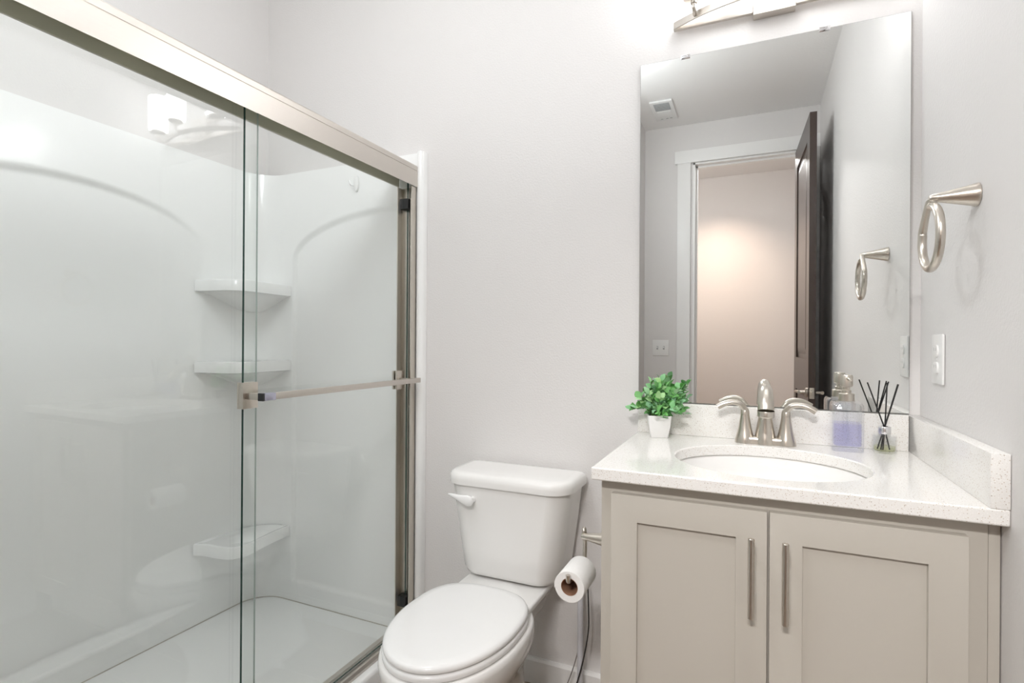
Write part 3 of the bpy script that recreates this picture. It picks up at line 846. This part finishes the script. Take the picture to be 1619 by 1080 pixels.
# ------------------------------------------------------------------ shower surround
su = thing('shower_surround', 'white moulded shower surround with arched recesses and corner shelves', 'shower', (-1.5, -0.75, 0.0))
XB, YS, YE = -1.92, -0.025, -1.505          # back panel face, side panel face, near end panel face
def sheet(nu, nv, fn, thick_dir=None):
    bm = B()
    g = [[bm.verts.new(fn(i / nu, j / nv)) for j in range(nv + 1)] for i in range(nu + 1)]
    for i in range(nu):
        for j in range(nv):
            bm.faces.new((g[i][j], g[i + 1][j], g[i + 1][j + 1], g[i][j + 1]))
    return bm
def back_fn(u, v):
    y = -0.145 + (-1.385 + 0.145) * u
    z = 0.075 + (TOP - 0.075) * v
    k = (y + 0.735) / 0.43
    d = 0.0
    if abs(k) < 1:
        s_ = math.sqrt(1 - k * k)
        ztop = 1.480 + 0.165 * s_
        e = 0.012
        inside = sm(-e, e, ztop - z) * sm(-0.006, 0.006, z - 0.148)
        d = (0.015 + 0.057 * sm(0.0, 0.45, ztop - z)) * (1 - abs(k) ** 2.2) * inside
    return (XB - d, y, z)
bm = sheet(150, 300, back_fn)
bmesh.ops.recalc_face_normals(bm, faces=bm.faces)
o = obj('back_panel', bm, M['acrylic'], su, angle=80)
def side_fn(u, v):
    x = -1.80 + (-1.125 + 1.80) * u
    z = 0.075 + (TOP - 0.075) * v
    k = (x + 1.25) / 0.5
    d = 0.0
    if abs(k) < 1:
        ztop = 1.476 + 0.174 * math.sqrt(1 - k * k)
        e = 0.012
        dx = min(abs(x + 1.75), 9)
        inside = sm(-e, e, ztop - z) * sm(-0.008, 0.008, z - 0.15) * sm(-1.757, -1.735, x)
        d = 0.011 * inside * (1 - 0.85 * sm(-1.35, -1.15, x) * sm(1.2, 1.6, z) )
    return (x, YS + d, z)
bm = sheet(110, 260, side_fn); bmesh.ops.recalc_face_normals(bm, faces=bm.faces)
obj('side_panel', bm, M['acrylic'], su, angle=80)
obj('end_panel', box(-1.80, -1.125, YE - 0.02, YE, 0.06, TOP), M['acrylic'], su, smooth=False)
# corner columns (concave quarter rounds)
def column(cy, ysign):
    bm = B()
    pts = []
    for k in range(17):
        a = PI / 2 * k / 16
        pts.append((-1.80 - 0.12 * math.sin(a), cy + ysign * 0.12 * math.cos(a)))
    vr = [[bm.verts.new((x, y, z)) for x, y in pts] for z in (0.06, TOP)]
    for i in range(16): bm.faces.new((vr[0][i], vr[0][i + 1], vr[1][i + 1], vr[1][i]))
    bmesh.ops.recalc_face_normals(bm, faces=bm.faces)
    return bm
obj('corner_column', column(-0.145, 1), M['acrylic'], su)
obj('corner_column', column(-1.385, -1), M['acrylic'], su)
# top lip closing the panels against the drywall
bm = B(); 
lip = [(-1.125, YS), (-1.80, YS)] + [(-1.80 - 0.12 * math.sin(PI / 2 * k / 8), -0.145 + 0.12 * math.cos(PI / 2 * k / 8)) for k in range(1, 9)] + [(XB, -1.385)]
lip_out = [(-1.125, -0.0008), (-1.80, -0.0008)] + [(-1.80 - 0.128 * math.sin(PI / 2 * k / 8), -0.145 + 0.144 * math.cos(PI / 2 * k / 8)) for k in range(1, 9)] + [(-1.928, -1.385)]
va = [bm.verts.new((x, y, TOP)) for x, y in lip]; vb = [bm.verts.new((x, y, TOP + 0.001)) for x, y in lip_out]
for i in range(len(va) - 1): bm.faces.new((va[i], va[i + 1], vb[i + 1], vb[i]))
bmesh.ops.recalc_face_normals(bm, faces=bm.faces)
obj('top_lip', bm, M['acrylic'], su)
# flange against the bathroom wall
bm = B(); fl = [(-1.134, -0.0008), (-1.134, -0.030), (-1.130, -0.0325), (-1.122, -0.0325), (-1.114, -0.028), (-1.110, -0.020), (-1.109, -0.0008)]
prism_xy(bm, fl, 0.0005, TOP + 0.004)
obj('flange', bm, M['acrylic'], su, angle=50)
# shelves
def shelf(zt, zb, bulb):
    front = catmull([(-1.760, -0.0255, 0), (-1.757, -0.10, 0), (-1.745, -0.19, 0), (-1.737, -0.25, 0), (-1.757, -0.300, 0), (-1.815, -0.318, 0), (-1.880, -0.322, 0), (-1.9205, -0.336, 0)], 5)
    front = [(p.x, p.y) for p in front]
    back = [(-1.9205, -0.145)] + [(-1.80 - 0.1205 * math.sin(PI / 2 * k / 6), -0.145 + 0.1205 * math.cos(PI / 2 * k / 6)) for k in range(5, 0, -1)] + [(-1.80, -0.0245)]
    out = front + back
    cxm, cym = -1.868, -0.10
    nf = len(front)
    wall = [(-1.9205, -0.336), (-1.9205, -0.145)] + [(-1.80 - 0.1205 * math.sin(PI / 2 * k / 12), -0.145 + 0.1205 * math.cos(PI / 2 * k / 12)) for k in range(11, -1, -1)] + [(-1.760, -0.0245)]
    seg = [0.0]
    for (xa, ya), (xb, yb_) in zip(wall[:-1], wall[1:]): seg.append(seg[-1] + math.hypot(xb - xa, yb_ - ya))
    def on_wall(t):
        t *= seg[-1]
        for i in range(len(seg) - 1):
            if t <= seg[i + 1] + 1e-9:
                f = (t - seg[i]) / max(1e-9, seg[i + 1] - seg[i])
                return (wall[i][0] + (wall[i + 1][0] - wall[i][0]) * f, wall[i][1] + (wall[i + 1][1] - wall[i][1]) * f)
        return wall[-1]
    def bulge(sc, z):
        t0, t1 = 0.60 - 0.60 * sc, 0.60 + 0.40 * sc
        A, Bp = on_wall(t1), on_wall(t0)          # right end, left end
        r = []
        for i, (x, y) in enumerate(front):
            u = i / (nf - 1)
            ox = x - (front[0][0] + (front[-1][0] - front[0][0]) * u); oy = y - (front[0][1] + (front[-1][1] - front[0][1]) * u)
            r.append((A[0] + (Bp[0] - A[0]) * u + ox * sc, A[1] + (Bp[1] - A[1]) * u + oy * sc, z))
        nb = len(back)
        for i in range(nb):
            q = on_wall(t0 + (t1 - t0) * (i + 1) / (nb + 1)); r.append((q[0], q[1], z))
        return r
    def shrink(s, z):
        r = []
        for i, (x, y) in enumerate(out):
            if i < nf: r.append((cxm + (x - cxm) * s, cym + (y - cym) * s, z))
            else: r.append((x, y, z))
        return r
    rr = [shrink(1.0, zb), shrink(1.0, zt - 0.004), shrink(0.985, zt), shrink(0.90, zt - 0.0005), shrink(0.86, zt - 0.006)]
    if bulb:
        low = [bulge(0.06, zb - 0.070), bulge(0.20, zb - 0.064), bulge(0.36, zb - 0.050), bulge(0.54, zb - 0.032), bulge(0.72, zb - 0.015), bulge(0.87, zb - 0.005), bulge(0.97, zb - 0.0008)]
        rr = low + rr
    bm = B(); add_rings(bm, rr)
    return bm
for zt, zb, bl in ((1.373, 1.331, True), (1.065, 1.023, True), (0.376, 0.334, True)):
    obj('corner_shelf', shelf(zt, zb, bl), M['acrylic'], su, angle=50)
# pan
bm = B()
def pan_fn(u, v):
    x = -1.205 + (-1.926 + 1.205) * u; y = -0.0225 + (-1.50 + 0.0225) * v
    return (x, y, 0.0662)
bm = sheet(70, 120, pan_fn); bmesh.ops.recalc_face_normals(bm, faces=bm.faces)
for f in bm.faces:
    if f.normal.z < 0: f.normal_flip()
add_rings(bm, [[(x, y, 0.05) for x, y in rrect(-1.56, -0.765, 0.40, 0.74, 0.10, 6)], [(x, y, 0.0595) for x, y in rrect(-1.56, -0.765, 0.40, 0.74, 0.10, 6)]], cap0=True, cap1=False)
obj('pan', bm, M['acrylic'], su, angle=60)
bm = B(); cb = [(-1.109, 0.0005), (-1.109, 0.070), (-1.113, 0.077), (-1.120, 0.080), (-1.205, 0.080), (-1.215, 0.074), (-1.22, 0.055), (-1.22, 0.0005)]
prism_xz(bm, cb, -1.515, -0.0335)
obj('curb', bm, M['acrylic'], su, angle=50)
# lower skirt closing panels to pan
def skirt():
    pts = [(-1.19, YS)] + [(-1.80, YS)] + [(-1.80 - 0.12 * math.sin(PI / 2 * k / 10), -0.145 + 0.12 * math.cos(PI / 2 * k / 10)) for k in range(1, 11)] + [(XB, -1.385)]
    bm = B()
    rows = []
    for off, z in ((0.0, 0.086), (0.001, 0.078), (0.002, 0.070), (0.0025, 0.0655)):
        row = []
        for i, (x, y) in enumerate(pts):
            cx_, cy_ = -1.55, -0.76
            if i <= 1: row.append((x + (off if i else 0), y - off, z))
            elif i == len(pts) - 1: row.append((x + off, y, z))
            else:
                k = (0.12 - off) / 0.12
                row.append((-1.80 + (x + 1.80) * k, -0.145 + (y + 0.145) * k, z))
        rows.append([bm.verts.new(p) for p in row])
    for a, b in zip(rows[:-1], rows[1:]):
        for i in range(len(a) - 1): bm.faces.new((a[i], a[i + 1], b[i + 1], b[i]))
    bmesh.ops.recalc_face_normals(bm, faces=bm.faces)
    return bm
obj('cove', skirt(), M['acrylic'], su, angle=60)

cp = [(-1.205, -0.0275), (-1.80, -0.0275)] + [(-1.80 - 0.1175 * math.sin(PI / 2 * k / 12), -0.145 + 0.1175 * math.cos(PI / 2 * k / 12)) for k in range(1, 13)] + [(XB + 0.0025, -1.385)]
tag(obj('caulk_line', tube([(x, y, 0.0672) for x, y in cp], 0.0021, n=8, sub=1), M['caulk'], su), 'thin grey caulk line around the pan')
# adhesive hook inside the shower
hk = thing('wall_hook', 'small white oval adhesive hook high on the shower side panel', 'hook', (-1.418, YS, 1.76))
rings = []
for sc, d in ((1.0, 0.0004), (1.0, 0.005), (0.92, 0.009), (0.6, 0.0115)):
    rings.append([(-1.418 + 0.0115 * sc * math.cos(2 * PI * i / 28), YS - d, 1.760 + 0.033 * sc * math.sin(2 * PI * i / 28)) for i in range(28)])
bm = B(); add_rings(bm, rings); obj('oval_plate', bm, M['plastic'], hk)
obj('wire_hook', tube([(-1.422, YS - 0.006, 1.756), (-1.427, YS - 0.012, 1.750), (-1.431, YS - 0.024, 1.752), (-1.433, YS - 0.030, 1.768)], 0.0016, n=8, sub=4), M['chrome'], hk)

# ------------------------------------------------------------------ shower door frame
fr = thing('shower_door_frame', 'brushed nickel frame rails around the sliding shower glass', 'shower frame', (-1.17, -0.75, 0.08))
HE0, HE1 = -1.500, -0.031
bm = B()
prof = [(-1.1355, 1.7135), (-1.1345, 1.7125), (-1.1315, 1.7125), (-1.1315, 1.7135)]
# front fascia with a shallow reveal line, then top plate and rear leg (open underneath)
outer = [(-1.132, 1.713), (-1.1315, 1.7700), (-1.1335, 1.7710), (-1.1335, 1.7722), (-1.1318, 1.7732), (-1.1322, 1.7880), (-1.136, 1.7925), (-1.142, 1.7935), (-1.214, 1.7935), (-1.218, 1.7895), (-1.218, 1.7220),
         (-1.2155, 1.7220), (-1.2155, 1.7895), (-1.1365, 1.7895), (-1.1345, 1.7860), (-1.1345, 1.7140)]
prism_xz(bm, outer, HE0, HE1)
obj('header', bm, M['nickel_h'], fr, angle=25)
bm = B()
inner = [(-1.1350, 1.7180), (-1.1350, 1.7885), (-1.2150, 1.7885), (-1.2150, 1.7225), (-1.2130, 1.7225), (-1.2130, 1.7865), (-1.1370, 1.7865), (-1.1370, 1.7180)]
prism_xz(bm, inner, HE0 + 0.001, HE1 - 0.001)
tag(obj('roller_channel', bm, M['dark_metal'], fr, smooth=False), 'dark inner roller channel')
def jamb(y_web, y_lip):
    bm = B(); s = 1 if y_lip < y_web else -1
    pl_ = [(-1.137, y_web), (-1.137, y_lip), (-1.141, y_lip - 0.0 * s), (-1.1415, y_web - s * 0.004), (-1.1960, y_web - s * 0.004), (-1.1962, y_lip), (-1.2000, y_lip), (-1.2000, y_web)]
    prism_xy(bm, pl_, 0.0985, 1.7122)
    return bm
jm = obj('jamb', jamb(-0.0332, -0.062), M['nickel'], fr, smooth=False)
obj('jamb', jamb(-1.5035, -1.475), M['nickel'], fr, smooth=False)
for z in (1.648, 0.195):
    bm = B(); add_box(bm, -1.186, -1.150, -0.066, -0.0375, z - 0.019, z + 0.019, bev=0.002)
    tag(obj('bumper', bm, M['black'], jm), 'black rubber door bumper')
bm = B(); add_lathe(bm, [(0.003, 0), (0.003, -0.002)], (-1.160, -0.0372, 0.905), 'Y', 10)
obj('screw', bm, M['dark_metal'], jm)
bm = B(); tk = [(-1.1385, 0.0803), (-1.1385, 0.089), (-1.1445, 0.0975), (-1.150, 0.0985), (-1.153, 0.0945), (-1.178, 0.0945), (-1.181, 0.0985), (-1.198, 0.0985), (-1.202, 0.0945), (-1.202, 0.0803)]
prism_xz(bm, tk, HE0, -0.0332)
obj('bottom_track', bm, M['nickel_h'], fr, angle=25)

# ------------------------------------------------------------------ sliding glass panels
def glass_panel(bm, x, th_, y0, y1, z0, z1):
    add_box(bm, x - th_ / 2, x + th_ / 2, y0, y1, z0, z1)
    for f in bm.faces:
        f.material_index = 0 if abs(f.normal.x) > 0.9 else 1
GO, GI = -1.1655, -1.1890
p1 = thing('sliding_glass_panel', 'outer clear sliding glass panel carrying the towel bar', 'shower door', (GO, -0.40, 0.10), 'sliding glass panels of the shower')
bm = B(); glass_panel(bm, GO, 0.007, -0.742, -0.044, 0.0995, 1.748)
obj('glass', bm, None, p1, smooth=False, mats=[M['glass'], M['glass_edge']])
p2 = thing('sliding_glass_panel', 'inner clear sliding glass panel reflecting the vanity light', 'shower door', (GI, -1.08, 0.10), 'sliding glass panels of the shower')
bm = B(); glass_panel(bm, GI, 0.006, -1.470, -0.688, 0.0995, 1.748)
obj('glass', bm, None, p2, smooth=False, mats=[M['glass'], M['glass_edge_in']])
def hanger(parent, x, yc):
    bm = B()
    add_box(bm, x - 0.006, x + 0.006, yc - 0.045, yc + 0.045, 1.7485, 1.756, bev=0.001)
    add_box(bm, x - 0.002, x + 0.002, yc - 0.020, yc + 0.020, 1.7555, 1.775, bev=0.0008)
    h = obj('roller_hanger', bm, M['chrome'], parent)
    bm = B(); add_lathe(bm, [(0.004, -0.007), (0.013, -0.006), (0.011, 0.0), (0.013, 0.006), (0.004, 0.007)], (x + 0.009, yc, 1.770), 'X', 24)
    obj('roller', bm, M['black'], h)
hanger(p1, GO, -0.105); hanger(p1, GO, -0.66)
hanger(p2, GI, -0.79); hanger(p2, GI, -1.40)
p2.rotation_euler = (0, 0, math.radians(-0.9))
# towel bar on the outer panel
bz, bx_ = 1.0065, -1.103
for (ya, yb_) in ((-0.750, -0.705), (-0.118, -0.074)):
    bm = B()
    add_box(bm, GO + 0.0036, GO + 0.0105, ya, yb_, 0.9745, 1.0405, bev=0.001)
    add_box(bm, GO - 0.0105, GO - 0.0036, ya, yb_, 0.9745, 1.0405, bev=0.001)
    if ya < -0.5: add_box(bm, GO - 0.0035, GO + 0.0035, ya + 0.0005, -0.7423, 0.9755, 1.0395)
    yc_ = -0.7335 if ya < -0.5 else -0.096
    add_box(bm, GO + 0.0106, bx_ - 0.0082, yc_ - 0.008, yc_ + 0.008, bz - 0.008, bz + 0.008, bev=0.001)
    obj('bar_clamp', bm, M['nickel'], p1)
bm = B(); add_box(bm, bx_ - 0.008, bx_ + 0.008, -0.742, -0.057, bz - 0.0085, bz + 0.0085, bev=0.0015)
tb = obj('towel_bar', bm, M['nickel_h'], p1)
bm = B(); add_box(bm, bx_ - 0.0088, bx_ + 0.0088, -0.737, -0.703, bz - 0.0093, bz + 0.0093, bev=0.001)
tag(obj('film_wrap', bm, M['wrap'], tb), 'shiny lavender protective film')
bm = B(); add_box(bm, bx_ - 0.0092, bx_ + 0.0092, -0.7430, -0.7375, bz - 0.0097, bz + 0.0097, bev=0.001)
obj('end_collar', bm, M['black'], tb)
